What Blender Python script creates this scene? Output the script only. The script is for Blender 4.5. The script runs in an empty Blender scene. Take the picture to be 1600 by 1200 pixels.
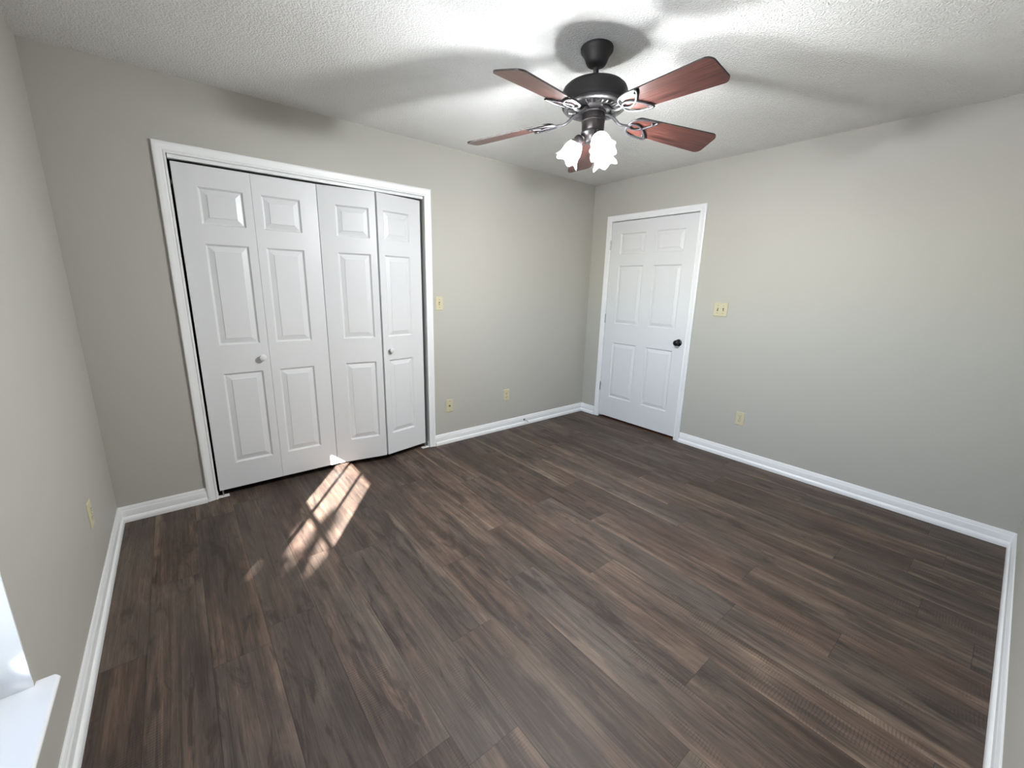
import bpy, bmesh, math, random
from mathutils import Vector, Matrix

rng = random.Random(11)
S = bpy.context.scene
COL = S.collection
R = math.radians

# ------------------------------------------------------------------ camera
W, D, H = 3.9855, 3.2959, 2.44          # room: x 0..W, y -D..0, z 0..H
cam_d = bpy.data.cameras.new('camera')
cam = bpy.data.objects.new('camera', cam_d); COL.objects.link(cam)
cr = Vector((0.77827314, -0.62746885, 0.02395347))
cu = Vector((0.12639638, 0.19391219, 0.97284224))
cf = Vector((0.61507307, 0.75410935, -0.23022644))
m = Matrix.Identity(4)
for i in range(3):
    m[i][0], m[i][1], m[i][2] = cr[i], cu[i], -cf[i]
m.translation = Vector((0.4039, -3.0925, 1.3964))
cam.matrix_world = m
cam_d.sensor_fit = 'HORIZONTAL'; cam_d.sensor_width = 36.0
cam_d.lens = 643.3347 / 1600 * 36.0
cam_d.clip_start = 0.01
S.camera = cam

# ------------------------------------------------------------------ world, sun, exposure
world = bpy.data.worlds.new('sky'); S.world = world
world.use_nodes = True
wn = world.node_tree; wn.nodes.clear()
sky = wn.nodes.new('ShaderNodeTexSky')
sky.sky_type = 'NISHITA'; sky.sun_disc = False
sky.sun_elevation = R(25.4); sky.sun_rotation = R(215)
sky.dust_density = 0.2; sky.ozone_density = 3.0
bg = wn.nodes.new('ShaderNodeBackground'); bg.inputs['Strength'].default_value = 3.4
wo = wn.nodes.new('ShaderNodeOutputWorld')
wn.links.new(sky.outputs[0], bg.inputs[0]); wn.links.new(bg.outputs[0], wo.inputs[0])

SUN_DIR = Vector((0.577, 0.817, -0.475)).normalized()     # the way the light travels
sun_d = bpy.data.lights.new('sun', 'SUN'); sun_d.energy = 560.0; sun_d.angle = R(0.53)
sun_d.color = (1.0, 0.95, 0.92)
sun = bpy.data.objects.new('sun', sun_d); COL.objects.link(sun)
sun.rotation_euler = SUN_DIR.to_track_quat('-Z', 'Y').to_euler()
sun.location = (-3, -5, 4)

WY0, WY1, WZ0, WZ1 = -2.49, -1.667, 0.350, 2.08           # window opening in the left wall
pd = bpy.data.lights.new('window_portal', 'AREA'); pd.shape = 'RECTANGLE'
pd.size = WY1 - WY0; pd.size_y = WZ1 - WZ0; pd.cycles.is_portal = True
po = bpy.data.objects.new('window_portal', pd); COL.objects.link(po)
po.location = (-0.15, (WY0 + WY1) / 2, (WZ0 + WZ1) / 2)
po.rotation_euler = Vector((1, 0, 0)).to_track_quat('-Z', 'Y').to_euler()

BULB = 2600.0                                              # emission of the fan's bulbs
S.view_settings.view_transform = 'Standard'
S.view_settings.look = 'None'
S.view_settings.exposure = 0.0
S.view_settings.gamma = 1.0
S.view_settings.use_curve_mapping = False
S.cycles.use_denoising = True
S.cycles.max_bounces = 12
S.cycles.diffuse_bounces = 6
S.cycles.transparent_max_bounces = 16
S.cycles.caustics_reflective = False
S.cycles.caustics_refractive = False

# ------------------------------------------------------------------ materials
def srgb(r, g, b):
    f = lambda c: (c / 255) / 12.92 if c / 255 <= 0.04045 else ((c / 255 + 0.055) / 1.055) ** 2.4
    return (f(r), f(g), f(b), 1)

class NT:
    def __init__(s, name):
        s.mat = bpy.data.materials.new(name); s.mat.use_nodes = True
        s.t = s.mat.node_tree; s.t.nodes.clear()
        s.out = s.t.nodes.new('ShaderNodeOutputMaterial')
    def n(s, typ, **kw):
        nd = s.t.nodes.new(typ)
        for k, v in kw.items():
            if k.startswith('i_'):
                key = k[2:].replace('_', ' ')
                nd.inputs[int(key) if key.isdigit() else key].default_value = v
            else: setattr(nd, k, v)
        return nd
    def l(s, a, b): s.t.links.new(a, b)
    def math(s, op, a, b=None, c=None, clamp=False):
        nd = s.t.nodes.new('ShaderNodeMath'); nd.operation = op; nd.use_clamp = clamp
        for i, v in enumerate((a, b, c)):
            if v is None: continue
            if isinstance(v, (int, float)): nd.inputs[i].default_value = v
            else: s.l(v, nd.inputs[i])
        return nd.outputs[0]
    def mix(s, fac, a, b, blend='MIX'):
        nd = s.t.nodes.new('ShaderNodeMix'); nd.data_type = 'RGBA'; nd.blend_type = blend
        for i, v in ((0, fac), (6, a), (7, b)):
            if isinstance(v, (int, float)): nd.inputs[i].default_value = v
            elif isinstance(v, tuple): nd.inputs[i].default_value = v
            else: s.l(v, nd.inputs[i])
        return nd.outputs[2]
    def ramp(s, fac, stops):
        nd = s.t.nodes.new('ShaderNodeValToRGB'); e = nd.color_ramp.elements
        while len(e) < len(stops): e.new(0.5)
        for el, (p, c) in zip(e, stops): el.position = p; el.color = c
        s.l(fac, nd.inputs[0]); return nd.outputs[0]
    def smooth(s, v, a, b):
        nd = s.t.nodes.new('ShaderNodeMapRange'); nd.interpolation_type = 'SMOOTHSTEP'
        nd.inputs[1].default_value = a; nd.inputs[2].default_value = b
        s.l(v, nd.inputs[0]); return nd.outputs[0]

def simple(name, col, rough=0.5, metal=0.0, bump=0.0, bscale=100.0, bdist=0.001, var=0.0, spec=0.5):
    t = NT(name)
    b = t.n('ShaderNodeBsdfPrincipled'); t.l(b.outputs[0], t.out.inputs[0])
    b.inputs['Roughness'].default_value = rough; b.inputs['Metallic'].default_value = metal
    b.inputs['Specular IOR Level'].default_value = spec
    tc = t.n('ShaderNodeTexCoord')
    if var:
        nz = t.n('ShaderNodeTexNoise', i_Scale=3.0, i_Detail=4.0); t.l(tc.outputs['Object'], nz.inputs['Vector'])
        lo = tuple(c * (1 - var) for c in col[:3]) + (1,); hi = tuple(min(1, c * (1 + var)) for c in col[:3]) + (1,)
        t.l(t.mix(nz.outputs[0], lo, hi), b.inputs['Base Color'])
    else: b.inputs['Base Color'].default_value = col
    if bump:
        nz = t.n('ShaderNodeTexNoise', i_Scale=bscale, i_Detail=3.0, i_Roughness=0.6); t.l(tc.outputs['Object'], nz.inputs['Vector'])
        bp = t.n('ShaderNodeBump', i_Strength=bump, i_Distance=bdist); t.l(nz.outputs[0], bp.inputs['Height'])
        t.l(bp.outputs[0], b.inputs['Normal'])
    return t.mat

M = {}
M['wall'] = simple('greige_wall_paint', srgb(171, 169, 161), 0.55, bump=0.25, bscale=140, bdist=0.0012, var=0.012, spec=0.35)
M['trim'] = simple('white_trim_paint', srgb(224, 225, 225), 0.32, bump=0.05, bscale=60, bdist=0.0006, var=0.008)
M['door'] = simple('white_door_paint', srgb(207, 208, 209), 0.36, bump=0.12, bscale=180, bdist=0.0006, var=0.006)
M['hall'] = simple('hall_wall_paint', srgb(150, 140, 125), 0.7, var=0.02)
M['closet'] = simple('closet_wall_paint', srgb(150, 146, 138), 0.8, var=0.02)
M['black'] = simple('matte_black_metal', (0.0045, 0.0046, 0.006, 1), 0.58, 0.0, var=0.1, bump=0.05, bscale=200, spec=0.3)
M['knob'] = simple('black_door_hardware', (0.004, 0.004, 0.0045, 1), 0.30, 0.4, var=0.1)
M['pewter'] = simple('brushed_pewter', (0.23, 0.225, 0.225, 1), 0.34, 0.9, var=0.15, bump=0.1, bscale=150)
M['gunmetal'] = simple('dark_gunmetal', (0.060, 0.056, 0.058, 1), 0.36, 0.8, var=0.15)
M['steel'] = simple('satin_nickel', (0.42, 0.42, 0.42, 1), 0.33, 0.9, var=0.1)
M['ivory'] = simple('ivory_plastic', srgb(188, 181, 152), 0.45, var=0.02)
M['ivory2'] = simple('white_bulb_plastic', (0.8, 0.8, 0.78, 1), 0.5, var=0.02)
M['slot'] = simple('dark_slot', (0.022, 0.019, 0.013, 1), 0.6, var=0.1)
M['brass'] = simple('aged_brass', (0.16, 0.13, 0.08, 1), 0.4, 0.8, var=0.1)
M['bracket'] = simple('white_bracket_enamel', srgb(225, 226, 226), 0.4, var=0.03)
M['rubber'] = simple('grey_rubber', (0.05, 0.05, 0.055, 1), 0.7, var=0.1)
M['edge'] = simple('black_blade_edge', (0.010, 0.008, 0.008, 1), 0.4, var=0.1)

# popcorn ceiling
t = NT('popcorn_ceiling')
b = t.n('ShaderNodeBsdfPrincipled'); t.l(b.outputs[0], t.out.inputs[0])
b.inputs['Roughness'].default_value = 0.9; b.inputs['Specular IOR Level'].default_value = 0.15
tc = t.n('ShaderNodeTexCoord')
n1 = t.n('ShaderNodeTexNoise', i_Scale=105.0, i_Detail=3.0, i_Roughness=0.6); t.l(tc.outputs['Object'], n1.inputs['Vector'])
vo = t.n('ShaderNodeTexVoronoi', i_Scale=140.0); t.l(tc.outputs['Object'], vo.inputs['Vector'])
n2 = t.n('ShaderNodeTexNoise', i_Scale=7.0, i_Detail=3.0); t.l(tc.outputs['Object'], n2.inputs['Vector'])
hgt = t.math('ADD', t.smooth(n1.outputs[0], 0.40, 0.66), t.math('MULTIPLY', vo.outputs['Distance'], -0.35))
bp = t.n('ShaderNodeBump', i_Strength=0.9, i_Distance=0.0048); t.l(hgt, bp.inputs['Height'])
t.l(bp.outputs[0], b.inputs['Normal'])
t.l(t.mix(n2.outputs[0], srgb(237, 236, 232), srgb(243, 242, 239)), b.inputs['Base Color'])
M['ceiling'] = t.mat

# rustic dark plank floor: 'grain' UV is metres along / across the plank, shifted per plank; 'edge' UV is local metres
PW, PL = 0.1895, 1.219
t = NT('dark_plank_floor')
b = t.n('ShaderNodeBsdfPrincipled'); t.l(b.outputs[0], t.out.inputs[0])
uv = t.n('ShaderNodeUVMap', uv_map='grain'); ue = t.n('ShaderNodeUVMap', uv_map='edge')
at = t.n('ShaderNodeAttribute', attribute_name='seed'); seed = at.outputs['Fac']
sp = t.n('ShaderNodeSeparateXYZ'); t.l(uv.outputs[0], sp.inputs[0]); U, V = sp.outputs[0], sp.outputs[1]
se = t.n('ShaderNodeSeparateXYZ'); t.l(ue.outputs[0], se.inputs[0]); EU, EV = se.outputs[0], se.outputs[1]
def nz(su, sv, detail=4.0, rough=0.6, dist=0.0, off=0.0):
    c = t.n('ShaderNodeCombineXYZ')
    t.l(t.math('MULTIPLY', U, su), c.inputs[0]); t.l(t.math('MULTIPLY', V, sv), c.inputs[1])
    t.l(t.math('MULTIPLY_ADD', seed, 41.0, off), c.inputs[2])
    n = t.n('ShaderNodeTexNoise', i_Scale=1.0, i_Detail=detail, i_Roughness=rough, i_Distortion=dist)
    t.l(c.outputs[0], n.inputs['Vector']); return n.outputs[0]
broad = nz(2.1, 9.0, 4.0, 0.55, 0.6)
streak = nz(1.3, 34.0, 5.0, 0.6, 0.35, 3.0)
fine = nz(9.0, 230.0, 4.0, 0.75, 0.2, 7.0)
mid = nz(3.2, 85.0, 5.0, 0.7, 0.6, 17.0)
cath = nz(1.6, 22.0, 2.0, 0.5, 2.2, 23.0)
cloud = nz(2.8, 13.0, 5.0, 0.64, 1.0, 13.0)
dark = nz(1.1, 46.0, 4.0, 0.6, 0.5, 61.0)
rings = t.math('FRACT', t.math('MULTIPLY', cath, 9.0))
comb = t.math('ADD', t.math('MULTIPLY', broad, 0.42), t.math('MULTIPLY', streak, 0.34))
comb = t.math('ADD', comb, t.math('MULTIPLY', mid, 0.20))
comb = t.math('ADD', comb, t.math('MULTIPLY', rings, 0.05))
base = t.ramp(comb, [(0.33, srgb(40, 32, 28)), (0.44, srgb(63, 53, 47)), (0.52, srgb(82, 70, 62)), (0.60, srgb(104, 89, 77)), (0.70, srgb(134, 116, 99))])
tint = t.math('FRACT', t.math('MULTIPLY', seed, 7.31))
base = t.mix(t.math('MULTIPLY', t.smooth(tint, 0.4, 1.0), 0.40), base, srgb(84, 77, 72))
base = t.mix(t.math('MULTIPLY', t.smooth(tint, 0.45, 0.0), 0.30), base, srgb(78, 63, 57))
base = t.mix(t.math('MULTIPLY', t.smooth(dark, 0.55, 0.68), 0.5), base, srgb(44, 37, 34))
dk = t.smooth(cloud, 0.52, 0.66)                       # smoky dark patches and knots
base = t.mix(t.math('MULTIPLY', dk, 0.6), base, srgb(40, 34, 32))
# warm tan sapwood down one edge of some planks
wob = t.math('MULTIPLY_ADD', nz(2.6, 8.0, 4.0, 0.6, 0.3, 21.0), 0.16, -0.068)
sap = t.smooth(t.math('SUBTRACT', EV, wob), 0.022, -0.012)
has = t.math('GREATER_THAN', t.math('FRACT', t.math('MULTIPLY', seed, 13.7)), 0.42)
base = t.mix(t.math('MULTIPLY', t.math('MULTIPLY', sap, has), t.math('MULTIPLY_ADD', mid, 0.8, 0.02)), base, srgb(130, 111, 96))
# rough-sawn cross marks
wv = t.math('SINE', t.math('ADD', t.math('MULTIPLY', U, 620.0), t.math('MULTIPLY', nz(6.0, 14.0, 2.0, 0.5, 0.0, 31.0), 14.0)))
sm = t.math('MULTIPLY', t.smooth(nz(2.6, 10.0, 3.0, 0.5, 0.0, 37.0), 0.52, 0.66), t.smooth(wv, 0.2, 1.0))
base = t.mix(t.math('MULTIPLY', sm, 0.45), base, srgb(42, 36, 33))
gr = t.math('ADD', t.math('MULTIPLY_ADD', fine, 1.0, 0.28), t.math('MULTIPLY', mid, 0.44))
c = t.n('ShaderNodeCombineXYZ')
for i in range(3): t.l(gr, c.inputs[i])
base = t.mix(1.0, base, c.outputs[0], 'MULTIPLY')
hue = nz(1.1, 5.0, 3.0, 0.5, 0.5, 51.0)
base = t.mix(0.75, base, t.ramp(hue, [(0.38, (0.94, 1.02, 1.03, 1)), (0.5, (1, 1, 1, 1)), (0.62, (1.05, 0.985, 0.95, 1))]), 'MULTIPLY')
tone = t.math('MULTIPLY_ADD', t.math('FRACT', t.math('MULTIPLY', seed, 3.77)), 0.30, 0.76)
c = t.n('ShaderNodeCombineXYZ')
for i in range(3): t.l(tone, c.inputs[i])
base = t.mix(1.0, base, c.outputs[0], 'MULTIPLY')
ed = t.math('MINIMUM', t.math('MINIMUM', EV, t.math('SUBTRACT', PW, EV)), t.math('MINIMUM', EU, t.math('SUBTRACT', PL, EU)))
seam = t.smooth(ed, 0.0016, 0.0004)
base = t.mix(t.math('MULTIPLY', seam, 0.65), base, srgb(30, 25, 23))
t.l(base, b.inputs['Base Color'])
t.l(t.math('MULTIPLY_ADD', streak, 0.12, 0.48), b.inputs['Roughness'])
b.inputs['Specular IOR Level'].default_value = 0.30
hh = t.math('SUBTRACT', t.math('MULTIPLY_ADD', sm, -0.5, fine), t.math('MULTIPLY', seam, 1.5))
bp = t.n('ShaderNodeBump', i_Strength=0.22, i_Distance=0.0009); t.l(hh, bp.inputs['Height']); t.l(bp.outputs[0], b.inputs['Normal'])
M['floor'] = t.mat

# wood with grain along local x
def wood(name, stops, rough, sx, sy):
    t = NT(name)
    b = t.n('ShaderNodeBsdfPrincipled'); t.l(b.outputs[0], t.out.inputs[0])
    tc = t.n('ShaderNodeTexCoord'); mp = t.n('ShaderNodeMapping'); mp.inputs['Scale'].default_value = (sx, sy, 20)
    t.l(tc.outputs['Object'], mp.inputs[0])
    n = t.n('ShaderNodeTexNoise', i_Scale=1.0, i_Detail=5.0, i_Roughness=0.65, i_Distortion=0.4); t.l(mp.outputs[0], n.inputs['Vector'])
    t.l(t.ramp(n.outputs[0], stops), b.inputs['Base Color'])
    b.inputs['Roughness'].default_value = rough
    return t.mat
M['cherry'] = wood('cherry_blade_veneer', [(0.36, (0.014, 0.0055, 0.0048, 1)), (0.5, (0.044, 0.0158, 0.0122, 1)), (0.64, (0.082, 0.032, 0.024, 1))], 0.30, 4, 190)
M['oldwood'] = wood('old_red_oak', [(0.3, (0.055, 0.020, 0.010, 1)), (0.7, (0.12, 0.048, 0.025, 1))], 0.5, 60, 4)
M['bark'] = wood('tree_bark', [(0.3, (0.03, 0.022, 0.016, 1)), (0.7, (0.09, 0.07, 0.05, 1))], 0.9, 10, 10)
M['leaf'] = simple('green_leaf', (0.045, 0.085, 0.022, 1), 0.6, var=0.4)
M['bounce'] = simple('pale_bounce_ground', (0.74, 0.73, 0.71, 1), 0.9, var=0.15)  # unseen ground kept very pale so sunlight bounces up to the ceiling

# pane glass and lamp-shade glass
t = NT('window_pane_glass')
tr = t.n('ShaderNodeBsdfTransparent'); gl = t.n('ShaderNodeBsdfGlossy', i_Roughness=0.0)
fr = t.n('ShaderNodeFresnel', i_IOR=1.45); mx = t.n('ShaderNodeMixShader')
t.l(fr.outputs[0], mx.inputs[0]); t.l(tr.outputs[0], mx.inputs[1]); t.l(gl.outputs[0], mx.inputs[2]); t.l(mx.outputs[0], t.out.inputs[0])
M['glass'] = t.mat
t = NT('sun_filter_screen')  # added filter sheet that holds back daylight at the lower sash
tr = t.n('ShaderNodeBsdfTransparent'); df = t.n('ShaderNodeBsdfDiffuse'); df.inputs[0].default_value = (0.03, 0.03, 0.032, 1)
mx = t.n('ShaderNodeMixShader'); mx.inputs[0].default_value = 0.80
t.l(tr.outputs[0], mx.inputs[1]); t.l(df.outputs[0], mx.inputs[2]); t.l(mx.outputs[0], t.out.inputs[0])
M['screen'] = t.mat
t = NT('frosted_shade_glass')
tr = t.n('ShaderNodeBsdfTransparent'); tr.inputs[0].default_value = (0.98, 0.99, 1, 1)
tl = t.n('ShaderNodeBsdfTranslucent'); tl.inputs[0].default_value = (0.95, 0.96, 0.95, 1)
pr = t.n('ShaderNodeBsdfPrincipled'); pr.inputs['Base Color'].default_value = (0.92, 0.93, 0.92, 1); pr.inputs['Roughness'].default_value = 0.25
ats = t.n('ShaderNodeAttribute', attribute_name='along')     # frosted at the socket, clearing towards the rim
nzs = t.n('ShaderNodeTexNoise', i_Scale=45.0, i_Detail=2.0)
tc = t.n('ShaderNodeTexCoord'); t.l(tc.outputs['Object'], nzs.inputs['Vector'])
m1 = t.n('ShaderNodeMixShader'); m1.inputs[0].default_value = 0.5; t.l(tl.outputs[0], m1.inputs[1]); t.l(pr.outputs[0], m1.inputs[2])
m2 = t.n('ShaderNodeMixShader'); t.l(t.math('ADD', t.math('MULTIPLY_ADD', nzs.outputs[0], 0.2, 0.12), t.math('MULTIPLY', t.smooth(ats.outputs['Fac'], 0.050, 0.020), 0.66), clamp=True), m2.inputs[0])
t.l(tr.outputs[0], m2.inputs[1]); t.l(m1.outputs[0], m2.inputs[2]); t.l(m2.outputs[0], t.out.inputs[0])
M['shade'] = t.mat
t = NT('lit_bulb')
em = t.n('ShaderNodeEmission'); em.inputs[0].default_value = (0.97, 0.985, 1.0, 1); em.inputs[1].default_value = BULB
t.l(em.outputs[0], t.out.inputs[0]); M['bulb'] = t.mat

# ------------------------------------------------------------------ mesh helpers
def obj(name, bm, mat, parent=None, loc=None, rot=None, smooth=None):
    bmesh.ops.recalc_face_normals(bm, faces=bm.faces[:])
    me = bpy.data.meshes.new(name)
    bm.to_mesh(me); bm.free()
    for mm in (mat if isinstance(mat, (list, tuple)) else [mat]): me.materials.append(mm)
    if smooth is not None:
        for p in me.polygons: p.use_smooth = True
        me.set_sharp_from_angle(angle=R(smooth))
    o = bpy.data.objects.new(name, me); COL.objects.link(o)
    if parent: o.parent = parent
    if loc is not None: o.location = loc
    if rot is not None: o.rotation_euler = rot
    return o

def tag(o, label=None, cat=None, group=None, kind=None):
    if label: o['label'] = label
    if cat: o['category'] = cat
    if group: o['group'] = group
    if kind: o['kind'] = kind
    return o

def empty(name, loc=(0, 0, 0), rot=(0, 0, 0)):
    o = bpy.data.objects.new(name, None); COL.objects.link(o)
    o.location = loc; o.rotation_euler = rot; o.empty_display_size = 0.1
    return o

def box(bm, x0, x1, y0, y1, z0, z1, bev=0.0, mi=0):
    g = bmesh.ops.create_cube(bm, size=1.0)
    vs = g['verts']
    for v in vs:
        v.co = Vector(((x0 + x1) / 2 + v.co.x * (x1 - x0), (y0 + y1) / 2 + v.co.y * (y1 - y0), (z0 + z1) / 2 + v.co.z * (z1 - z0)))
    fs = {f for v in vs for f in v.link_faces}
    for f in fs: f.material_index = mi
    if bev:
        es = list({e for v in vs for e in v.link_edges})
        r = bmesh.ops.bevel(bm, geom=es, offset=bev, segments=2, affect='EDGES', profile=0.5)
        for f in r['faces']: f.material_index = mi
    return bm

def lathe(bm, prof, seg=48, mtx=None, mod=None, mi=0):
    """prof: (radius, height) pairs, turned about z; mod(i, angle) scales the radius."""
    rings = []
    for i, (r, z) in enumerate(prof):
        if r < 1e-6:
            rings.append([bm.verts.new((0, 0, z))]); continue
        ring = []
        for k in range(seg):
            a = 2 * math.pi * k / seg
            rr, zz = r, z
            if mod: rr, zz = mod(i, a, r, z)
            ring.append(bm.verts.new((rr * math.cos(a), rr * math.sin(a), zz)))
        rings.append(ring)
    fs = []
    for A, B in zip(rings, rings[1:]):
        if len(A) == 1 and len(B) == 1: continue
        for k in range(seg):
            k2 = (k + 1) % seg
            if len(A) == 1: fs.append(bm.faces.new((A[0], B[k], B[k2])))
            elif len(B) == 1: fs.append(bm.faces.new((A[k], A[k2], B[0])))
            else: fs.append(bm.faces.new((A[k], A[k2], B[k2], B[k])))
    for f in fs: f.material_index = mi
    if mtx is not None:
        bmesh.ops.transform(bm, matrix=mtx, verts=[v for r in rings for v in r])
    return bm

def tube(bm, pts, rad, seg=10, closed=False, flat=1.0, mi=0):
    """A tube along pts; rad may be a list; flat squashes it along z."""
    P = [Vector(p) for p in pts]; n = len(P); rings = []
    for i, p in enumerate(P):
        a = P[(i - 1) % n] if (closed or i > 0) else p
        c = P[(i + 1) % n] if (closed or i < n - 1) else p
        d = (c - a).normalized()
        up = Vector((0, 0, 1)) if abs(d.z) < 0.95 else Vector((1, 0, 0))
        s = d.cross(up).normalized(); q = s.cross(d).normalized()
        rr = rad[i] if isinstance(rad, (list, tuple)) else rad
        rings.append([bm.verts.new(p + s * rr * math.cos(2 * math.pi * k / seg) + q * rr * flat * math.sin(2 * math.pi * k / seg)) for k in range(seg)])
    for i in range(n if closed else n - 1):
        A, B = rings[i], rings[(i + 1) % n]
        for k in range(seg):
            f = bm.faces.new((A[k], A[(k + 1) % seg], B[(k + 1) % seg], B[k])); f.material_index = mi
    if not closed:
        bm.faces.new(rings[0][::-1]).material_index = mi; bm.faces.new(rings[-1]).material_index = mi
    return bm

def extrude_profile(bm, rows, cap=True):
    """rows: list of closed polygons (same count) joined one to the next."""
    vs = [[bm.verts.new(p) for p in row] for row in rows]
    n = len(vs[0])
    for A, B in zip(vs, vs[1:]):
        for k in range(n):
            bm.faces.new((A[k], A[(k + 1) % n], B[(k + 1) % n], B[k]))
    if cap:
        bm.faces.new(vs[0][::-1]); bm.faces.new(vs[-1])
    return bm

def wall_grid(bm, us, zs, hole, put):
    """A wall slab cut by lines us / zs; hole(u, z) tells open cells; put(u, z, d) maps to the world, d = 0 room face, 1 back."""
    nu, nz_ = len(us) - 1, len(zs) - 1
    V = {}
    def v(i, j, d):
        if (i, j, d) not in V: V[(i, j, d)] = bm.verts.new(put(us[i], zs[j], d))
        return V[(i, j, d)]
    solid = lambda i, j: 0 <= i < nu and 0 <= j < nz_ and not hole((us[i] + us[i + 1]) / 2, (zs[j] + zs[j + 1]) / 2)
    for i in range(nu):
        for j in range(nz_):
            if not solid(i, j): continue
            for d in (0, 1):
                bm.faces.new((v(i, j, d), v(i + 1, j, d), v(i + 1, j + 1, d), v(i, j + 1, d)))
            if not solid(i - 1, j): bm.faces.new((v(i, j, 0), v(i, j + 1, 0), v(i, j + 1, 1), v(i, j, 1)))
            if not solid(i + 1, j): bm.faces.new((v(i + 1, j, 0), v(i + 1, j + 1, 0), v(i + 1, j + 1, 1), v(i + 1, j, 1)))
            if not solid(i, j - 1): bm.faces.new((v(i, j, 0), v(i + 1, j, 0), v(i + 1, j, 1), v(i, j, 1)))
            if not solid(i, j + 1): bm.faces.new((v(i, j + 1, 0), v(i + 1, j + 1, 0), v(i + 1, j + 1, 1), v(i, j + 1, 1)))
    return bm

# ------------------------------------------------------------------ shell
WT = 0.12
CX0, CX1, CZ = 0.472, 2.004, 2.054       # closet opening inside its jambs
DY0, DY1, DZ = -0.257, -1.179, 2.058     # entry door opening inside its jambs
JT = 0.018

bm = bmesh.new()
wall_grid(bm, [-0.14, CX0 - JT, CX1 + JT, W + WT], [0, CZ + JT, H], lambda u, z: CX0 - JT < u < CX1 + JT and z < CZ + JT,
          lambda u, z, d: (u, WT * d, z))
tag(obj('wall_back', bm, M['wall']), 'greige painted wall holding the wide white closet', 'wall', kind='structure')
bm = bmesh.new()
wall_grid(bm, [-(D + WT), WY0, WY1, 0], [0, WZ0, WZ1, H], lambda u, z: WY0 < u < WY1 and WZ0 < z < WZ1,
          lambda u, z, d: (-0.14 * d, u, z))
tag(obj('wall_left', bm, M['wall']), 'greige painted wall with the bright window at the left edge', 'wall', kind='structure')
bm = bmesh.new()
wall_grid(bm, [-(D + WT), DY1 - JT, DY0 + JT, 0], [0, DZ + JT, H], lambda u, z: DY1 - JT < u < DY0 + JT and z < DZ + JT,
          lambda u, z, d: (W + WT * d, u, z))
tag(obj('wall_right', bm, M['wall']), 'greige painted wall holding the single white entry door', 'wall', kind='structure')
bm = bmesh.new(); box(bm, 0, W, -D - WT, -D, 0, H)
tag(obj('wall_front', bm, M['wall']), 'greige painted wall at the extreme right edge behind its baseboard', 'wall', kind='structure')
bm = bmesh.new(); box(bm, -0.14, W + WT, -D - WT, WT, H, H + 0.12)
tag(obj('ceiling', bm, M['ceiling']), 'white popcorn textured ceiling above the fan', 'ceiling', kind='structure')

# closet and hall volumes behind the doors
bm = bmesh.new()
box(bm, 0.10, 0.18, WT, 0.80, 0, 2.36); box(bm, 2.30, 2.38, WT, 0.80, 0, 2.36)
box(bm, 0.18, 2.30, 0.72, 0.80, 0, 2.36); box(bm, 0.18, 2.30, WT, 0.72, 2.28, 2.36)
tag(obj('wall_closet', bm, M['closet']), 'dark inside of the closet seen through the door gaps', 'closet', kind='structure')
bm = bmesh.new()
hx = W + WT
box(bm, hx, hx + 1.0, 0.0, 0.08, 0, 2.3); box(bm, hx, hx + 1.0, -1.48, -1.40, 0, 2.3)
box(bm, hx + 1.0, hx + 1.08, -1.48, 0.08, 0, 2.3); box(bm, hx, hx + 1.0, -1.40, 0, 2.22, 2.3)
tag(obj('wall_hall', bm, M['hall']), 'hall wall behind the closed white entry door', 'wall', kind='structure')

# floor: one mesh of plank faces
bm = bmesh.new()
ug = bm.loops.layers.uv.new('grain'); ue = bm.loops.layers.uv.new('edge')
sd = bm.faces.layers.float.new('seed')
X0 = 1.105
ENDS = {-1: -2.306, 0: -1.895, 1: -2.692, 2: -1.747, 3: -0.133, 4: -1.960, 5: -1.287, 6: -0.420, 7: -1.232, 8: -0.780, 9: -3.039, 10: -1.464, 11: -0.52,
        -2: -2.20, -3: -2.585, -4: -1.46, -5: -2.02}
FY0, FY1 = -D - 0.06, 0.72
r0 = math.floor((-0.07 - X0) / PW)
r = r0
while X0 + r * PW < W + 0.0:
    xa, xb = X0 + r * PW, X0 + (r + 1) * PW
    ca, cb = max(xa, -0.07), min(xb, W + 0.004)
    e = ENDS.get(r, -rng.random() * PL)
    e -= math.ceil((e - FY0) / PL) * PL
    while e < FY1:
        a0, a1 = max(e, FY0), min(e + PL, FY1)
        if a1 > a0:
            vs = [bm.verts.new(p) for p in ((ca, a0, 0), (cb, a0, 0), (cb, a1, 0), (ca, a1, 0))]
            f = bm.faces.new(vs); s = rng.random(); f[sd] = s
            du, dv = rng.random() * 40, rng.random() * 10; fl = rng.random() < 0.5
            for lp in f.loops:
                u_, v_ = lp.vert.co.y - e, lp.vert.co.x - xa
                lp[ug].uv = (u_ + du, v_ + dv)
                lp[ue].uv = (u_, PW - v_ if fl else v_)
        e += PL
    r += 1
bmesh.ops.remove_doubles(bm, verts=bm.verts[:], dist=1e-5)
o = obj('floor', bm, M['floor'])
# keep plank faces facing up
if o.data.polygons[0].normal.z < 0: o.data.flip_normals()
tag(o, 'dark rustic brown plank floor running toward the closet', 'floor', kind='structure')
bm = bmesh.new(); box(bm, -0.14, W + WT + 1.08, -D - WT, 0.80, -0.12, -0.004)
tag(obj('floor_slab', bm, M['hall']), 'slab beneath the dark plank floor', 'floor', kind='structure')

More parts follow.
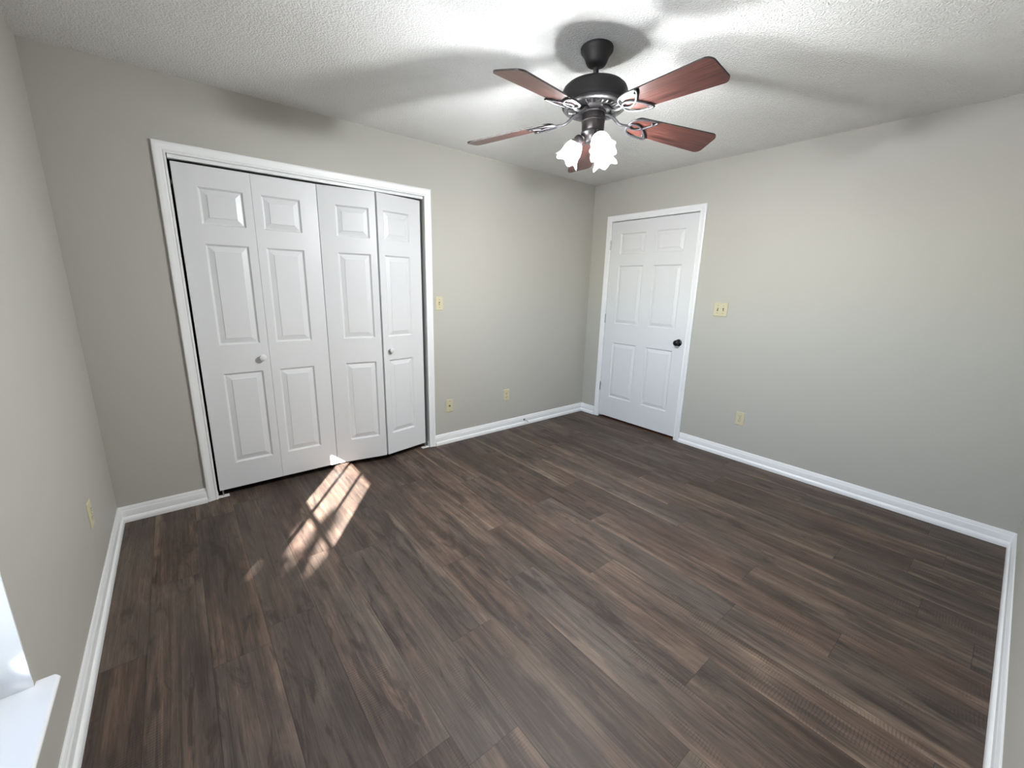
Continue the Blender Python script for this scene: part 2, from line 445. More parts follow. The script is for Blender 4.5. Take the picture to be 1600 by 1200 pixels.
# ------------------------------------------------------------------ baseboards
BASE = [(0.0, 0.094), (0.0035, 0.094), (0.0055, 0.0915), (0.0062, 0.087), (0.0085, 0.0835), (0.0092, 0.080), (0.0088, 0.0765),
        (0.0115, 0.071), (0.0125, 0.066), (0.0125, 0.034), (0.0145, 0.0325), (0.0185, 0.028), (0.0215, 0.021), (0.0225, 0.012), (0.0225, 0.0), (0.0, 0.0)]
def baseboard(name, label, p, q, nrm, m0, m1):
    """from p to q along a wall; nrm points into the room; m0 / m1 = 1 mitres that end at an inside corner."""
    p, q, nrm = Vector(p), Vector(q), Vector(nrm); d = (q - p).normalized()
    rows = []
    for base, mt, sg in ((p, m0, 1), (q, m1, -1)):
        rows.append([(base + nrm * v + d * sg * v * mt + Vector((0, 0, z))) for v, z in BASE])
    bm = bmesh.new(); extrude_profile(bm, rows)
    return tag(obj(name, bm, M['trim'], smooth=25), label, 'baseboard', kind='structure')
baseboard('baseboard_left', 'white baseboard along the left wall below the window', (0, -D, 0), (0, 0, 0), (1, 0, 0), 1, 1)
baseboard('baseboard_back', 'short white baseboard between left corner and closet trim', (0, 0, 0), (0.4153, 0, 0), (0, -1, 0), 1, 0)
baseboard('baseboard_back.001', 'white baseboard from closet trim to far corner', (2.0611, 0, 0), (W, 0, 0), (0, -1, 0), 0, 1)
baseboard('baseboard_right', 'tiny white baseboard between far corner and entry door', (W, 0, 0), (W, -0.1983, 0), (-1, 0, 0), 1, 0)
baseboard('baseboard_right.001', 'long white baseboard right of the entry door', (W, -1.2385, 0), (W, -D, 0), (-1, 0, 0), 0, 1)
baseboard('baseboard_front', 'white baseboard running down the lower right edge', (W, -D, 0), (0, -D, 0), (0, 1, 0), 1, 1)

# ------------------------------------------------------------------ casings
CAS = [(0.0, 0.0), (0.0, 0.0085), (0.0025, 0.0105), (0.0095, 0.0110), (0.0125, 0.0085), (0.0150, 0.0082), (0.0200, 0.0100), (0.034, 0.0125),
       (0.039, 0.0150), (0.0435, 0.0160), (0.0510, 0.0160), (0.0545, 0.0145), (0.0567, 0.0110), (0.0567, 0.0)]
def casing(bm, a, b, top, put):
    rows = [[put(a - u, 0, v) for u, v in CAS], [put(a - u, top + u, v) for u, v in CAS],
            [put(b + u, top + u, v) for u, v in CAS], [put(b + u, 0, v) for u, v in CAS]]
    return extrude_profile(bm, rows)
bm = bmesh.new(); casing(bm, CX0, CX1, CZ, lambda u, z, v: (u, -v, z))
tr1 = tag(obj('trim_1', bm, M['trim'], smooth=20), 'white moulded casing around the bifold closet', 'door trim', kind='structure')
bm = bmesh.new()
box(bm, CX0 - JT, CX0, 0, WT, 0, CZ + JT); box(bm, CX1, CX1 + JT, 0, WT, 0, CZ + JT); box(bm, CX0, CX1, 0, WT, CZ, CZ + JT)
obj('jamb', bm, M['trim'], tr1)
bm = bmesh.new(); box(bm, CX0 + 0.004, CX1 - 0.004, 0.006, 0.044, 2.034, CZ, 0.002)
obj('door_track', bm, M['trim'], tr1)
bm = bmesh.new(); casing(bm, -DY0, -DY1, DZ, lambda u, z, v: (W - v, -u, z))
tr2 = tag(obj('trim_2', bm, M['trim'], smooth=20), 'white moulded casing around the entry door', 'door trim', kind='structure')
bm = bmesh.new()
box(bm, W, W + WT, DY0, DY0 + JT, 0, DZ + JT); box(bm, W, W + WT, DY1 - JT, DY1, 0, DZ + JT); box(bm, W, W + WT, DY1, DY0, DZ, DZ + JT)
box(bm, W + 0.042, W + 0.08, DY0 - 0.011, DY0, 0, DZ); box(bm, W + 0.042, W + 0.08, DY1, DY1 + 0.011, 0, DZ); box(bm, W + 0.042, W + 0.08, DY1, DY0, DZ - 0.011, DZ)
obj('jamb', bm, M['trim'], tr2)
bm = bmesh.new(); box(bm, W + 0.0045, W + WT + 0.9, DY1, DY0, -0.003, 0.004)
tag(obj('trim_3', bm, M['oldwood']), 'reddish brown wood strip under the entry door', 'threshold', kind='structure')

# ------------------------------------------------------------------ panelled doors
def panel_door(bm, w, z0, z1, th, xs, zs):
    """front at y = 0 facing -y. xs / zs: (lo, hi) spans of the raised panels."""
    ul = [0.0] + [v for s in xs for v in s] + [w]
    zl = [z0] + [v for s in zs for v in s] + [z1]
    V = {}
    def gv(x, z, y=0.0):
        k = (round(x, 5), round(z, 5), round(y, 5))
        if k not in V: V[k] = bm.verts.new((x, y, z))
        return V[k]
    def ring(a, b):
        for k in range(4):
            bm.faces.new((gv(*a[k]), gv(*a[(k + 1) % 4]), gv(*b[(k + 1) % 4]), gv(*b[k])))
    def rect(xa, xb, za, zb, i, y): return [(xa + i, za + i, y), (xb - i, za + i, y), (xb - i, zb - i, y), (xa + i, zb - i, y)]
    for i in range(len(ul) - 1):
        for j in range(len(zl) - 1):
            xa, xb, za, zb = ul[i], ul[i + 1], zl[j], zl[j + 1]
            if i % 2 == 1 and j % 2 == 1:
                prof = [(0, 0), (0.0035, 0.004), (0.009, 0.0105), (0.0125, 0.0112), (0.040, 0.0040), (0.0412, 0.0016)]
                rs = [rect(xa, xb, za, zb, a, y) for a, y in prof]
                for A, B in zip(rs, rs[1:]): ring(A, B)
                bm.faces.new([gv(*p) for p in rs[-1]])
            else:
                bm.faces.new([gv(xa, za), gv(xb, za), gv(xb, zb), gv(xa, zb)])
    # sides and back
    for i in range(len(ul) - 1):
        bm.faces.new((gv(ul[i], z0), gv(ul[i + 1], z0), gv(ul[i + 1], z0, th), gv(ul[i], z0, th)))
        bm.faces.new((gv(ul[i], z1), gv(ul[i + 1], z1), gv(ul[i + 1], z1, th), gv(ul[i], z1, th)))
        for j in range(len(zl) - 1):
            bm.faces.new((gv(ul[i], zl[j], th), gv(ul[i + 1], zl[j], th), gv(ul[i + 1], zl[j + 1], th), gv(ul[i], zl[j + 1], th)))
    for j in range(len(zl) - 1):
        for x in (0.0, w):
            bm.faces.new((gv(x, zl[j]), gv(x, zl[j + 1]), gv(x, zl[j + 1], th), gv(x, zl[j], th)))
    return bm

def pull_knob(parent, x, z):
    bm = bmesh.new()
    mt = Matrix.Translation((x, 0, z)) @ Matrix.Rotation(R(90), 4, 'X')
    lathe(bm, [(0.0, -0.001), (0.0125, -0.001), (0.0115, 0.004), (0.0090, 0.011), (0.0125, 0.018), (0.0195, 0.0225), (0.0212, 0.0275), (0.0190, 0.0330), (0.0105, 0.0360), (0.0, 0.0367)], 32, mt)
    return obj('pull_knob', bm, M['door'], parent, smooth=40)

LZ = [(0.217, 0.817), (0.998, 1.598), (1.705, 1.908)]
LW = 0.3705
WIDE, NARROW = [(0.105, 0.325)], [(0.0465, 0.2665)]
def bifold(name, label, leaves):
    root = tag(empty(name, leaves[0][0]), label, 'closet door', kind='structure')
    out = []
    for (loc, ang, panels) in leaves:
        bm = bmesh.new(); panel_door(bm, LW, 0.045, 2.021, 0.033, panels, LZ)
        o = obj('leaf', bm, M['door'], root, Vector(loc) - root.location, (0, 0, ang)); out.append(o)
    return root, out
d1, lv = bifold('door_1', 'left pair of white panelled bifold closet doors, closed flat',
                [((0.4855, 0.012, 0), 0.0, WIDE), ((0.8575, 0.012, 0), R(-0.3), NARROW)])
pull_knob(lv[0], 0.3285, 0.906)
a3, a4 = R(-9.6), R(10.3)
A = Vector((1.2315, 0.011, 0))
BR = A + Vector((math.cos(a3), math.sin(a3), 0)) * LW + Vector((-math.sin(a3), math.cos(a3), 0)) * 0.033
FL = BR + Vector((0.0025, 0, 0)) - Vector((-math.sin(a4), math.cos(a4), 0)) * 0.033
d2, lv = bifold('door_2', 'right pair of white panelled bifold closet doors, folded slightly open', [(A, a3, WIDE), (FL, a4, NARROW)])
pull_knob(lv[1], 0.057, 0.897)

# floor pivot brackets
def bracket(x0, x1, xw, label):
    root = tag(empty('pivot_bracket', (xw, 0.03, 0)), label, 'door bracket', 'closet floor brackets')
    bm = bmesh.new(); box(bm, x0 - xw, x1 - xw, -0.032, 0.008, 0.0005, 0.0035, 0.001)
    s = 1 if x1 > xw + 0.01 else -1
    box(bm, min(0.0005 * s, 0.003 * s), max(0.0005 * s, 0.003 * s), -0.026, 0.006, 0.0005, 0.040)
    obj('plate', bm, M['bracket'], root)
    bm = bmesh.new(); lathe(bm, [(0, 0.003), (0.0045, 0.003), (0.0045, 0.0445), (0, 0.0445)], 14, Matrix.Translation((0.03 * s, -0.006, 0)))
    obj('pivot_pin', bm, M['steel'], root, smooth=40)
bracket(CX0, CX0 + 0.062, CX0, 'small white pivot bracket at the left foot of the closet')
bracket(CX1 - 0.066, CX1, CX1, 'small white pivot bracket at the right foot of the closet')

# entry door
d3 = panel_door(bmesh.new(), 0.915, 0.026, 2.050, 0.035, [(0.113, 0.402), (0.515, 0.803)], [(0.250, 0.844), (1.045, 1.628), (1.739, 1.937)])
door = obj('door_3', d3, M['door'], None, (W + 0.001, -0.2605, 0), (0, 0, R(-90)))
tag(door, 'white six panel entry door with black knob, closed', 'door', kind='structure')
KX, KZ = 0.857, 0.928
toroom = Matrix.Translation((KX, 0, KZ)) @ Matrix.Rotation(R(90), 4, 'X')
bm = bmesh.new()
lathe(bm, [(0, -0.001), (0.032, -0.001), (0.0325, 0.002), (0.030, 0.006), (0.022, 0.009), (0.014, 0.011), (0.0115, 0.015), (0.0115, 0.026), (0.015, 0.030), (0.023, 0.035),
           (0.0268, 0.043), (0.0272, 0.050), (0.0245, 0.057), (0.018, 0.0615), (0.009, 0.0635), (0, 0.064)], 40, toroom)
kb = tag(obj('door_knob', bm, M['knob'], door, smooth=35), 'black round knob and rosette')
bm = bmesh.new(); lathe(bm, [(0, 0.062), (0.006, 0.062), (0.006, 0.0655), (0.004, 0.066), (0, 0.066)], 20, toroom)
obj('lock_button', bm, M['knob'], kb, smooth=35)
bm = bmesh.new(); box(bm, 0.9140, 0.9168, -0.0002, 0.026, KZ - 0.028, KZ + 0.028); obj('latch_plate', bm, M['gunmetal'], door)
for hz in (1.832, 1.091, 0.352):
    bm = bmesh.new()
    for k in range(5):
        z0 = hz - 0.045 + k * 0.018
        lathe(bm, [(0, z0 + .0003), (0.0055, z0 + .0003), (0.0062, z0 + .001), (0.0062, z0 + .017), (0.0055, z0 + .0177), (0, z0 + .0177)], 16, Matrix.Translation((-0.001, -0.0085, 0)))
    lathe(bm, [(0, hz - 0.048), (0.004, hz - 0.048), (0.004, hz + 0.048), (0, hz + 0.049)], 12, Matrix.Translation((-0.001, -0.0085, 0)))
    box(bm, -0.0022, 0.0002, -0.006, 0.004, hz - 0.044, hz + 0.044)
    obj('hinge', bm, M['steel'], door, smooth=35)

# ------------------------------------------------------------------ window in the left wall
win = tag(empty('window_1', (-0.07, (WY0 + WY1) / 2, WZ0)), 'bright window with white jamb and sill at the left edge', 'window', kind='structure')
wl = lambda bm, name, mat, sm=None: obj(name, bm, mat, win, (0.07, -(WY0 + WY1) / 2, -WZ0), None, sm)
ST = 0.366
bm = bmesh.new()     # jamb liners and head
LT = 0.006
box(bm, -0.14, -0.0005, WY0, WY0 + LT, WZ0, WZ1); box(bm, -0.14, -0.0005, WY1 - LT, WY1 - 0.0, WZ0, WZ1); box(bm, -0.14, -0.0005, WY0 + LT, WY1 - LT, WZ1 - LT, WZ1)
box(bm, -0.14, -0.075, WY0 + LT, WY1 - LT, WZ0, ST + 0.008)
wl(bm, 'frame', M['trim'])
bm = bmesh.new()     # stool: a board with a rounded nose and short horns
prof = [(-0.075, ST - 0.016)] + [(-0.075, ST)] + [(0.036, ST)] + [(0.036 + 0.009 * math.sin(R(a)), ST - 0.008 + 0.008 * math.cos(R(a))) for a in range(20, 181, 20)]
inner = [(x, z) for x, z in prof]
extrude_profile(bm, [[(x, WY0 + LT, z) for x, z in inner], [(x, WY1 - LT, z) for x, z in inner]])
for (ya, yb) in ((WY0 - 0.012, WY0 + LT), (WY1 - LT, WY1 + 0.012)):
    pr2 = [(max(x, 0.0003), z) for x, z in prof]
    lo, hi = (ya, yb)
    rows = []
    for yy in (lo, (lo + hi) / 2, hi):
        out_end = lo if ya < WY0 else hi
        sh = 0.86 if yy == out_end else 1.0
        rows.append([(x * sh + 0.0003, yy, z) for x, z in pr2])
    extrude_profile(bm, rows)
wl(bm, 'sill', M['trim'], 30)
bm = bmesh.new(); box(bm, 0.0, 0.011, WY0 + 0.0, WY1 - 0.0, ST - 0.016 - 0.06, ST - 0.016, 0.002); wl(bm, 'apron', M['trim'])
MR = 1.222           # meeting rail
def sash(xa, xb, za, zb, rail_lo, rail_hi):
    y0, y1 = WY0 + LT, WY1 - LT; stl = 0.036
    bm = bmesh.new()
    box(bm, xa, xb, y0, y0 + stl, za, zb); box(bm, xa, xb, y1 - stl, y1, za, zb)
    box(bm, xa, xb, y0 + stl, y1 - stl, za, za + rail_lo); box(bm, xa, xb, y0 + stl, y1 - stl, zb - rail_hi, zb)
    g0, g1 = y0 + stl, y1 - stl
    for k in (1, 2):
        yc = g0 + (g1 - g0) * k / 3; box(bm, xa + 0.004, xb - 0.004, yc - 0.009, yc + 0.009, za + rail_lo, zb - rail_hi)
    zc = (za + rail_lo + zb - rail_hi) / 2
    box(bm, xa + 0.005, xb - 0.005, g0, g1, zc - 0.009, zc + 0.009)
    s = wl(bm, 'sash', M['trim'])
    bm = bmesh.new(); xc = (xa + xb) / 2
    bm.faces.new([bm.verts.new(p) for p in ((xc, g0, za + rail_lo), (xc, g1, za + rail_lo), (xc, g1, zb - rail_hi), (xc, g0, zb - rail_hi))])
    obj('pane', bm, M['glass'], s)
sash(-0.105, -0.080, ST + 0.008, MR + 0.018, 0.05, 0.030)
sash(-0.132, -0.107, MR - 0.018, WZ1 - LT, 0.030, 0.036)

bm = bmesh.new()     # unseen half screen, added to dim the sun through the lower sash
ya, yb, za, zb = WY0 + LT + 0.004, WY1 - LT - 0.004, ST + 0.012, MR + 0.016
for q in ((ya, ya + 0.016, za, zb), (yb - 0.016, yb, za, zb), (ya + 0.016, yb - 0.016, za, za + 0.016), (ya + 0.016, yb - 0.016, zb - 0.016, zb)):
    box(bm, -0.1395, -0.1330, q[0], q[1], q[2], q[3])
scr = wl(bm, 'filter_frame', M['trim'])
bm = bmesh.new(); bm.faces.new([bm.verts.new(p) for p in ((-0.136, ya + 0.016, za + 0.016), (-0.136, yb - 0.016, za + 0.016), (-0.136, yb - 0.016, zb - 0.016), (-0.136, ya + 0.016, zb - 0.016))])
obj('filter_screen', bm, M['screen'], scr)

# ------------------------------------------------------------------ wall plates
def plate_bm(w, h):
    bm = bmesh.new(); th = 0.006
    rows = []
    for i, y in ((0, 0.0), (0.0, -0.003), (0.004, -th)):
        rows.append([(-w / 2 + i, y, -h / 2 + i), (w / 2 - i, y, -h / 2 + i), (w / 2 - i, y, h / 2 - i), (-w / 2 + i, y, h / 2 - i)])
    return extrude_profile(bm, rows)
FRONT = Matrix.Rotation(R(90), 4, 'X')
def screw(parent, x, z):
    bm = bmesh.new(); lathe(bm, [(0, 0.0055), (0.0033, 0.0055), (0.0030, 0.0068), (0, 0.0072)], 14, Matrix.Translation((x, 0, z)) @ FRONT)
    obj('screw', bm, M['brass'], parent, smooth=40)
def wallplate(name, label, cat, loc, rz, w=0.070, h=0.1145, group=None):
    root = tag(empty(name, loc, (0, 0, rz)), label, cat, group)
    obj('cover_plate', plate_bm(w, h), M['ivory'], root)
    return root
def toggle(root, x, up):
    bm = bmesh.new(); box(bm, x - 0.0055, x + 0.0055, -0.0064, -0.0058, -0.0125, 0.0125)
    s = obj('toggle_slot', bm, M['slot'], root)
    bm = bmesh.new(); sg = 1 if up else -1
    rows = [[(x - .0042, -0.005, -.005), (x + .0042, -0.005, -.005), (x + .0042, -0.005, .005), (x - .0042, -0.005, .005)],
            [(x - .0036, -0.019, sg * .0085 - .0035), (x + .0036, -0.019, sg * .0085 - .0035), (x + .0036, -0.019, sg * .0085 + .0035), (x - .0036, -0.019, sg * .0085 + .0035)]]
    extrude_profile(bm, rows); obj('toggle', bm, M['ivory'], root)
    screw(root, x, 0.030); screw(root, x, -0.030)
def receptacle(root, z):
    bm = bmesh.new()
    n = 28; ring = []
    for k in range(n):
        a = 2 * math.pi * k / n
        ring.append((0.0168 * math.cos(a), max(-0.0130, min(0.0130, 0.0168 * math.sin(a)))))
    extrude_profile(bm, [[(x, -0.005, z + q) for x, q in ring], [(x, -0.0078, z + q) for x, q in ring], [(x * .94, -0.0084, z + q * .94) for x, q in ring]])
    rc = obj('receptacle', bm, M['ivory'], root, smooth=30)
    bm = bmesh.new()
    box(bm, -0.0080, -0.0050, -0.0088, -0.0083, z - 0.0012, z + 0.0082); box(bm, 0.0050, 0.0080, -0.0088, -0.0083, z + 0.0000, z + 0.0077)
    lathe(bm, [(0, 0.0083), (0.0028, 0.0083), (0.0028, 0.0087), (0, 0.0087)], 14, Matrix.Translation((0, 0, z - 0.0072)) @ FRONT)
    obj('slots', bm, M['slot'], rc)
def duplex(root):
    receptacle(root, 0.0195); receptacle(root, -0.0195); screw(root, 0, 0)

rt = wallplate('light_switch', 'ivory single toggle switch beside the closet trim', 'light switch', (2.123, 0, 1.2455), 0); toggle(rt, 0, False)
rt = wallplate('light_switch', 'ivory double toggle switch right of the entry door', 'light switch', (W, -1.458, 1.250), R(-90), 0.116); toggle(rt, -0.023, True); toggle(rt, 0.023, False)
rt = wallplate('cable_wall_plate', 'ivory plate with one dark cable jack near the closet', 'cable plate', (2.209, 0, 0.347), 0)
bm = bmesh.new(); lathe(bm, [(0, 0.005), (0.0085, 0.005), (0.0085, 0.008), (0.0052, 0.0085), (0.0052, 0.016), (0.0035, 0.016), (0.0035, 0.012), (0, 0.012)], 6, FRONT)
obj('cable_jack', bm, M['brass'], rt); screw(rt, 0, 0.042); screw(rt, 0, -0.042)
rt = wallplate('power_outlet', 'ivory duplex outlet on the wall between closet and far corner', 'power outlet', (2.855, 0, 0.350), 0); duplex(rt)
rt = wallplate('power_outlet', 'ivory duplex outlet low on the right wall', 'power outlet', (W, -1.742, 0.3635), R(-90)); duplex(rt)
rt = wallplate('power_outlet', 'ivory outlet plate seen edge-on, low on the left wall', 'power outlet', (0, -0.676, 0.381), R(90)); duplex(rt)

# ------------------------------------------------------------------ spring door stop on the baseboard
ds = tag(empty('door_stop', (3.090, -0.0125, 0.055)), 'small spring door stop sticking out of the back baseboard', 'door stop')
bm = bmesh.new(); lathe(bm, [(0, -0.0005), (0.0095, -0.0005), (0.0095, 0.003), (0.007, 0.008), (0, 0.008)], 20, FRONT); obj('base', bm, M['gunmetal'], ds, smooth=40)
bm = bmesh.new(); pts = []
for k in range(14 * 12 + 1):
    a = 2 * math.pi * k / 14; y = 0.006 + 0.060 * k / (14 * 12); pts.append((0.0045 * math.cos(a), -y, 0.0045 * math.sin(a) - 0.12 * y * y / 0.066))
tube(bm, pts, 0.0011, 5); obj('spring', bm, M['steel'], ds, smooth=60)
bm = bmesh.new(); lathe(bm, [(0, 0.064), (0.0055, 0.064), (0.006, 0.068), (0.006, 0.075), (0.004, 0.078), (0, 0.078)], 18, Matrix.Translation((0, 0, -0.0085)) @ FRONT)
obj('tip', bm, M['bracket'], ds, smooth=40)

# ------------------------------------------------------------------ ceiling fan
fan = tag(empty('ceiling_fan', (2.0157, -1.6582, H - 0.0012), (-0.0238, 0.0148, 0)),
          'dark ceiling fan with reddish wood blades and lit glass shades', 'ceiling fan')
bm = bmesh.new()
lathe(bm, [(0, 0.0), (0.070, 0.0), (0.072, -0.004), (0.0715, -0.014), (0.067, -0.020), (0.058, -0.031), (0.052, -0.044), (0.047, -0.057), (0.041, -0.067), (0.030, -0.073), (0.0, -0.074)], 56)
obj('canopy', bm, M['black'], fan, smooth=40)
bm = bmesh.new(); lathe(bm, [(0, -0.08), (0.0125, -0.08), (0.0125, -0.168), (0, -0.168)], 24)
lathe(bm, [(0, -0.137), (0.021, -0.137), (0.0225, -0.141), (0.0225, -0.160), (0, -0.160)], 28)
obj('downrod', bm, M['black'], fan, smooth=40)
bm = bmesh.new()
lathe(bm, [(0, -0.148), (0.030, -0.148), (0.090, -0.150), (0.116, -0.1535), (0.131, -0.159), (0.141, -0.168), (0.1465, -0.180), (0.1485, -0.196), (0.1485, -0.220), (0.1470, -0.229),
           (0.1445, -0.233), (0.1450, -0.237), (0.141, -0.243), (0.130, -0.246), (0.0, -0.246)], 72)
obj('motor_housing', bm, M['black'], fan, smooth=30)
bm = bmesh.new()
lathe(bm, [(0.137, -0.243), (0.137, -0.2465), (0.131, -0.250), (0.124, -0.2495), (0.120, -0.2475)], 72)
lathe(bm, [(0.120, -0.2475), (0.078, -0.2475)], 72, mi=1)
lathe(bm, [(0.078, -0.2475), (0.074, -0.254), (0.064, -0.258), (0.0, -0.258)], 72)
ringo = obj('vent_ring', bm, [M['pewter'], M['black']], fan, smooth=30)
bm = bmesh.new()
for k in range(30):
    a = 2 * math.pi * k / 30
    ca, sa = math.cos(a), math.sin(a)
    w_, z_ = 0.0056, -0.2475
    def pr(r_, t_, z): return (r_ * ca - t_ * sa, r_ * sa + t_ * ca, z)
    extrude_profile(bm, [[pr(0.082, -w_ * .6, z_ + .001), pr(0.082, w_ * .6, z_ + .001), pr(0.084, w_ * .3, z_ - .006), pr(0.084, -w_ * .3, z_ - .006)],
                         [pr(0.100, -w_, z_ + .001), pr(0.100, w_, z_ + .001), pr(0.100, w_ * .6, z_ - .008), pr(0.100, -w_ * .6, z_ - .008)],
                         [pr(0.117, -w_, z_ + .001), pr(0.117, w_, z_ + .001), pr(0.115, w_ * .6, z_ - .006), pr(0.115, -w_ * .6, z_ - .006)]])
obj('vent_ribs', bm, M['pewter'], ringo)
bm = bmesh.new()
lathe(bm, [(0, -0.250), (0.056, -0.250), (0.056, -0.262), (0.0515, -0.266), (0.0515, -0.292), (0.0535, -0.294), (0.0535, -0.299), (0.0515, -0.301), (0.0515, -0.328), (0.049, -0.338),
           (0.0535, -0.341), (0.0535, -0.349), (0.049, -0.352), (0.041, -0.358), (0.037, -0.364), (0.036, -0.374), (0.030, -0.383), (0.012, -0.389), (0.009, -0.396), (0, -0.398)], 48)
obj('switch_housing', bm, M['gunmetal'], fan, smooth=30)

BZ, DROOP = -0.270, 0.088          # blade plane at the hub, and its fall per metre outwards
PITCH = -0.2357
def outline(n=10):
    """blade outline in x (out) / y, rounded root, clipped-round tip corners."""
    r0_, r1_ = 0.190, 0.627
    w0, w1 = 0.057, 0.0728
    pts = []
    for k in range(n + 1):                       # root arc, from -y to +y going round the inside
        a = math.pi * (1.5 - k / n)
        pts.append((r0_ + 0.034 + 0.034 * math.cos(a), w0 * math.sin(a)))
    c = 0.030
    for k in range(7):
        a = math.pi / 2 * (1 - k / 6); pts.append((r1_ - c + c * math.cos(a) - 0.004 * (1 - k / 6) * 0, w1 - c + c * math.sin(a)))
    for k in range(7):
        a = -math.pi / 2 * (k / 6); pts.append((r1_ - c + c * math.cos(a), -w1 + c + c * math.sin(a)))
    return pts
def make_blade(parent):
    bm = bmesh.new(); P = outline(); h = 0.003
    lo = [bm.verts.new((x, y, -h)) for x, y in P]; hi = [bm.verts.new((x, y, h)) for x, y in P]
    f0 = bm.faces.new(lo[::-1]); f1 = bm.faces.new(hi)
    n = len(P)
    for k in range(n): bm.faces.new((lo[k], lo[(k + 1) % n], hi[(k + 1) % n], hi[k])).material_index = 1
    f1.material_index = 1
    return obj('blade', bm, [M['cherry'], M['edge']], parent)
def make_iron(parent):
    bm = bmesh.new()
    tube(bm, [(0.056, 0, 0.019), (0.078, 0, 0.018), (0.096, 0, 0.013), (0.112, 0, 0.002), (0.128, 0, -0.008), (0.148, 0, -0.012), (0.172, 0, -0.0095), (0.190, 0, -0.0085)],
         [0.013, 0.0125, 0.0105, 0.0095, 0.009, 0.0085, 0.008, 0.0065], 10, flat=0.6)
    z = -0.0078
    bm.verts.ensure_lookup_table(); start = len(bm.verts)
    for s in (1, -1):              # two leaf-shaped loops that cross each other and run out to the blade's corners
        ax = Vector((math.cos(R(27)), s * math.sin(R(27)), 0)); ay = Vector((-ax.y, ax.x, 0))
        loop = []
        for k in range(40):
            tt = 2 * math.pi * k / 40
            u_ = 0.5 - 0.5 * math.cos(tt)
            wv_ = math.sin(tt) * (0.72 + 0.34 * math.cos(tt)) * 0.043
            loop.append(Vector((0.182, s * 0.0, z)) + ax * (0.132 * u_) + ay * wv_)
        tube(bm, loop, 0.0052, 8, True, 0.75)
    for (x, y) in ((0.246, 0.0), (0.282, 0.042), (0.282, -0.042)):
        lathe(bm, [(0, z - 0.0045), (0.0045, z - 0.004), (0.0058, z - 0.002), (0.0058, z + 0.0052), (0, z + 0.0052)], 14, Matrix.Translation((x, y, 0)))
    bm.verts.ensure_lookup_table()
    R_ = Matrix.Rotation(PITCH, 3, 'X')
    for v in bm.verts[start:]: v.co = R_ @ v.co
    return obj('blade_iron', bm, M['gunmetal2'], parent, smooth=50)
M['gunmetal2'] = simple('antique_pewter_iron', (0.030, 0.029, 0.032, 1), 0.52, 0.6, var=0.2)
for k in range(5):
    az = R(191.6 + 72 * k)
    ir = make_iron(fan); ir.location = (0, 0, BZ); ir.rotation_euler = (Matrix.Rotation(az, 3, 'Z') @ Matrix.Rotation(DROOP, 3, 'Y')).to_euler()
    bl = make_blade(fan); bl.location = (0, 0, BZ)
    bl.rotation_euler = (Matrix.Rotation(az, 3, 'Z') @ Matrix.Rotation(DROOP, 3, 'Y') @ Matrix.Rotation(PITCH, 3, 'X')).to_euler()

# light kit: three arms with sockets, tulip shades and bulbs
SH = [(0.0215, 0.000), (0.027, 0.003), (0.0345, 0.012), (0.040, 0.026), (0.0425, 0.040), (0.0430, 0.052), (0.0445, 0.063), (0.048, 0.073), (0.053, 0.081), (0.059, 0.087)]
def ruffle(i, a, r_, z_):
    s = max(0.0, (i - 4) / 5.0) ** 1.5
    return r_ * (1 + 0.10 * s * math.cos(6 * a)), z_ + 0.007 * s * math.cos(6 * a)
for az in (246, 126, 6):
    arm = bmesh.new()
    a = R(az); dx, dy = math.cos(a), math.sin(a)
    tilt = R(32)
    tube(arm, [(dx * r_, dy * r_, z_) for r_, z_ in ((0.024, -0.374), (0.036, -0.362), (0.046, -0.354), (0.054, -0.354), (0.058, -0.362))], 0.0075, 10)
    base = Vector((dx * 0.056, dy * 0.056, -0.358))
    axis = Vector((dx * math.sin(tilt), dy * math.sin(tilt), -math.cos(tilt)))
    mt = Matrix.Translation(base) @ axis.to_track_quat('Z', 'Y').to_matrix().to_4x4()
    lathe(arm, [(0, -0.006), (0.013, -0.006), (0.019, 0.000), (0.0215, 0.006), (0.0225, 0.022), (0.030, 0.026), (0.0305, 0.034), (0, 0.034)], 28, mt)
    am = obj('lamp_arm', arm, M['gunmetal'], fan, smooth=35)
    st = mt @ Matrix.Translation((0, 0, 0.026))
    bm = bmesh.new(); lathe(bm, SH, 84, st, ruffle)
    sh = obj('lamp_shade', bm, M['shade'], am, smooth=60)
    sti = st.inverted(); al = sh.data.attributes.new('along', 'FLOAT', 'POINT')
    for v in sh.data.vertices: al.data[v.index].value = (sti @ v.co).z
    bm = bmesh.new(); lathe(bm, [(0, 0.004), (0.0125, 0.006), (0.0135, 0.010), (0.0195, 0.021), (0.0245, 0.034), (0.0245, 0.036), (0, 0.036)], 24, st)
    obj('bulb_base', bm, M['ivory2'], am, smooth=40)
    bm = bmesh.new(); lathe(bm, [(0.0245, 0.0362), (0.0262, 0.043), (0.0258, 0.051), (0.022, 0.060), (0.0125, 0.067), (0, 0.069)], 24, st)
    obj('bulb', bm, M['bulb'], am, smooth=60)
bm = bmesh.new()
for k in range(26): lathe(bm, [(0, -0.0016), (0.0016, 0), (0, 0.0016)], 6, Matrix.Translation((-0.030, -0.040, -0.350 - 0.0042 * k)))
lathe(bm, [(0, 0.006), (0.004, 0.003), (0.0048, -0.006), (0.003, -0.014), (0, -0.016)], 12, Matrix.Translation((-0.030, -0.040, -0.350 - 0.0042 * 26 - 0.006)))
obj('pull_chain', bm, M['steel'], fan, smooth=60)

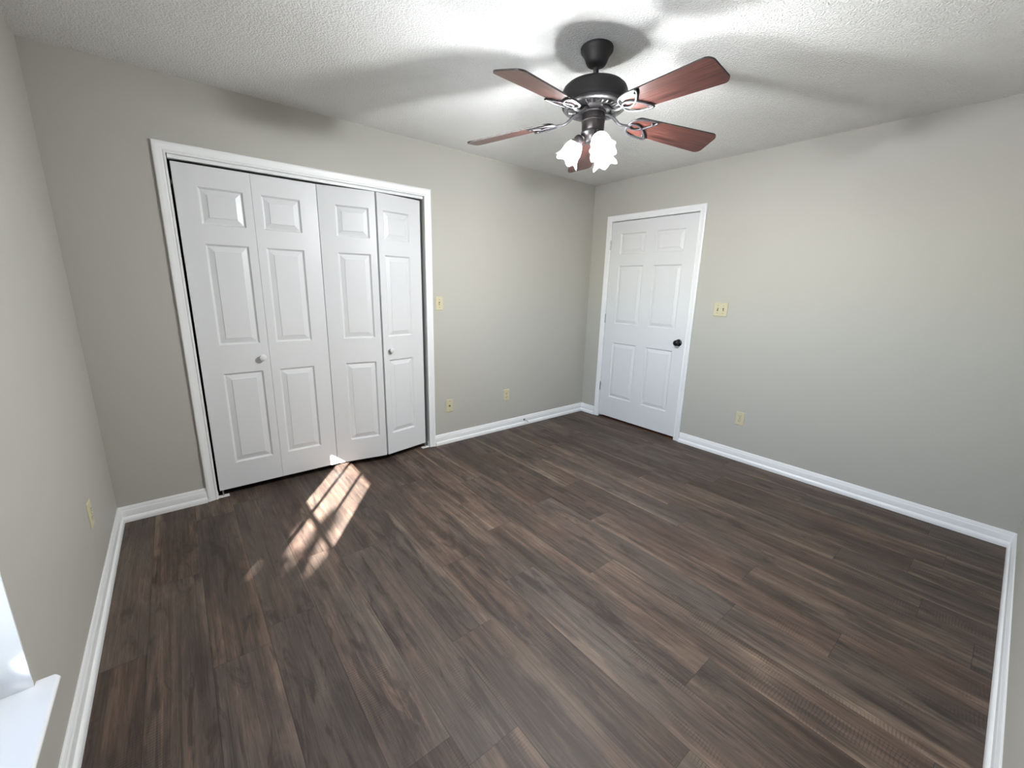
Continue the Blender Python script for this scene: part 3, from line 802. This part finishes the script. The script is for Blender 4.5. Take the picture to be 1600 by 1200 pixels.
# ------------------------------------------------------------------ outside the window
bm = bmesh.new(); bm.faces.new([bm.verts.new(p) for p in ((-40, -40, -0.5), (-0.2, -40, -0.5), (-0.2, 40, -0.5), (-40, 40, -0.5))])  # added pale ground that throws sunlight up through the window
tag(obj('bounce_ground', bm, M['bounce']), 'unseen ground outside the left window, made pale to bounce sunlight indoors', 'bounce_ground', kind='structure')
tree = tag(empty('tree', (-3.3, -6.6, -0.5)), 'leafy tree standing outside the left window', 'tree')
# leaves are left out along the sun's path to shape the sun patch indoors
lat = Vector((0, 0, 1)).cross(SUN_DIR).normalized(); upv = SUN_DIR.cross(lat).normalized()
cen = Vector((-0.095, -2.06, 1.2)) - SUN_DIR * 5.4
def sun_hit(p):
    k = (-0.095 - p.x) / SUN_DIR.x; q = p + SUN_DIR * k; return q.y, q.z
bm = bmesh.new(); n = 0
while n < 18000:
    p = cen + lat * rng.uniform(-0.95, 0.95) + upv * rng.uniform(-1.05, 1.15) + SUN_DIR * rng.gauss(0, 0.4)
    y, z = sun_hit(p)
    lit = 0.80 < z < 1.24 and -2.60 < y < -1.60 and math.hypot((y + 2.22) / 0.062, (z - 0.86) / 0.062) > 1 + 0.3 * math.sin(40 * y)
    for (cy, cz, ry, rz) in ((-2.04, 0.745, 0.115, 0.11), (-2.29, 0.76, 0.072, 0.072), (-1.81, 0.585, 0.043, 0.115), (-2.10, 0.565, 0.046, 0.062)):
        if math.hypot((y - cy) / ry, (z - cz) / rz) < 1 + 0.22 * math.sin(31 * y + 17 * z): lit = True
    if lit: continue
    s = rng.uniform(0.035, 0.07)
    q = Matrix.Rotation(rng.random() * 6.28, 3, 'Z') @ Matrix.Rotation(rng.gauss(0, 0.6) + 1.2, 3, 'X') @ Matrix.Rotation(rng.random() * 6.28, 3, 'Z')
    vs = [bm.verts.new(p - cen + q @ Vector(c_) * s) for c_ in ((-1, 0, 0), (-0.3, -0.45, 0.06), (0.5, -0.4, 0.05), (1.1, 0, -0.05), (0.5, 0.4, 0.05), (-0.3, 0.45, 0.06))]
    bm.faces.new(vs); n += 1
obj('foliage', bm, M['leaf'], tree, cen - tree.location)
bm = bmesh.new(); base = Vector((0, 0, 0)); top = cen - tree.location + upv * 0.6
side = lat * 1.0
tube(bm, [base, (0.0, -0.05, 1.2), Vector((0, 0, 2.2)) - lat * 0.3, top - side - upv * 0.4, top], [0.16, 0.13, 0.10, 0.06, 0.02], 12)
obj('trunk', bm, M['bark'], tree)
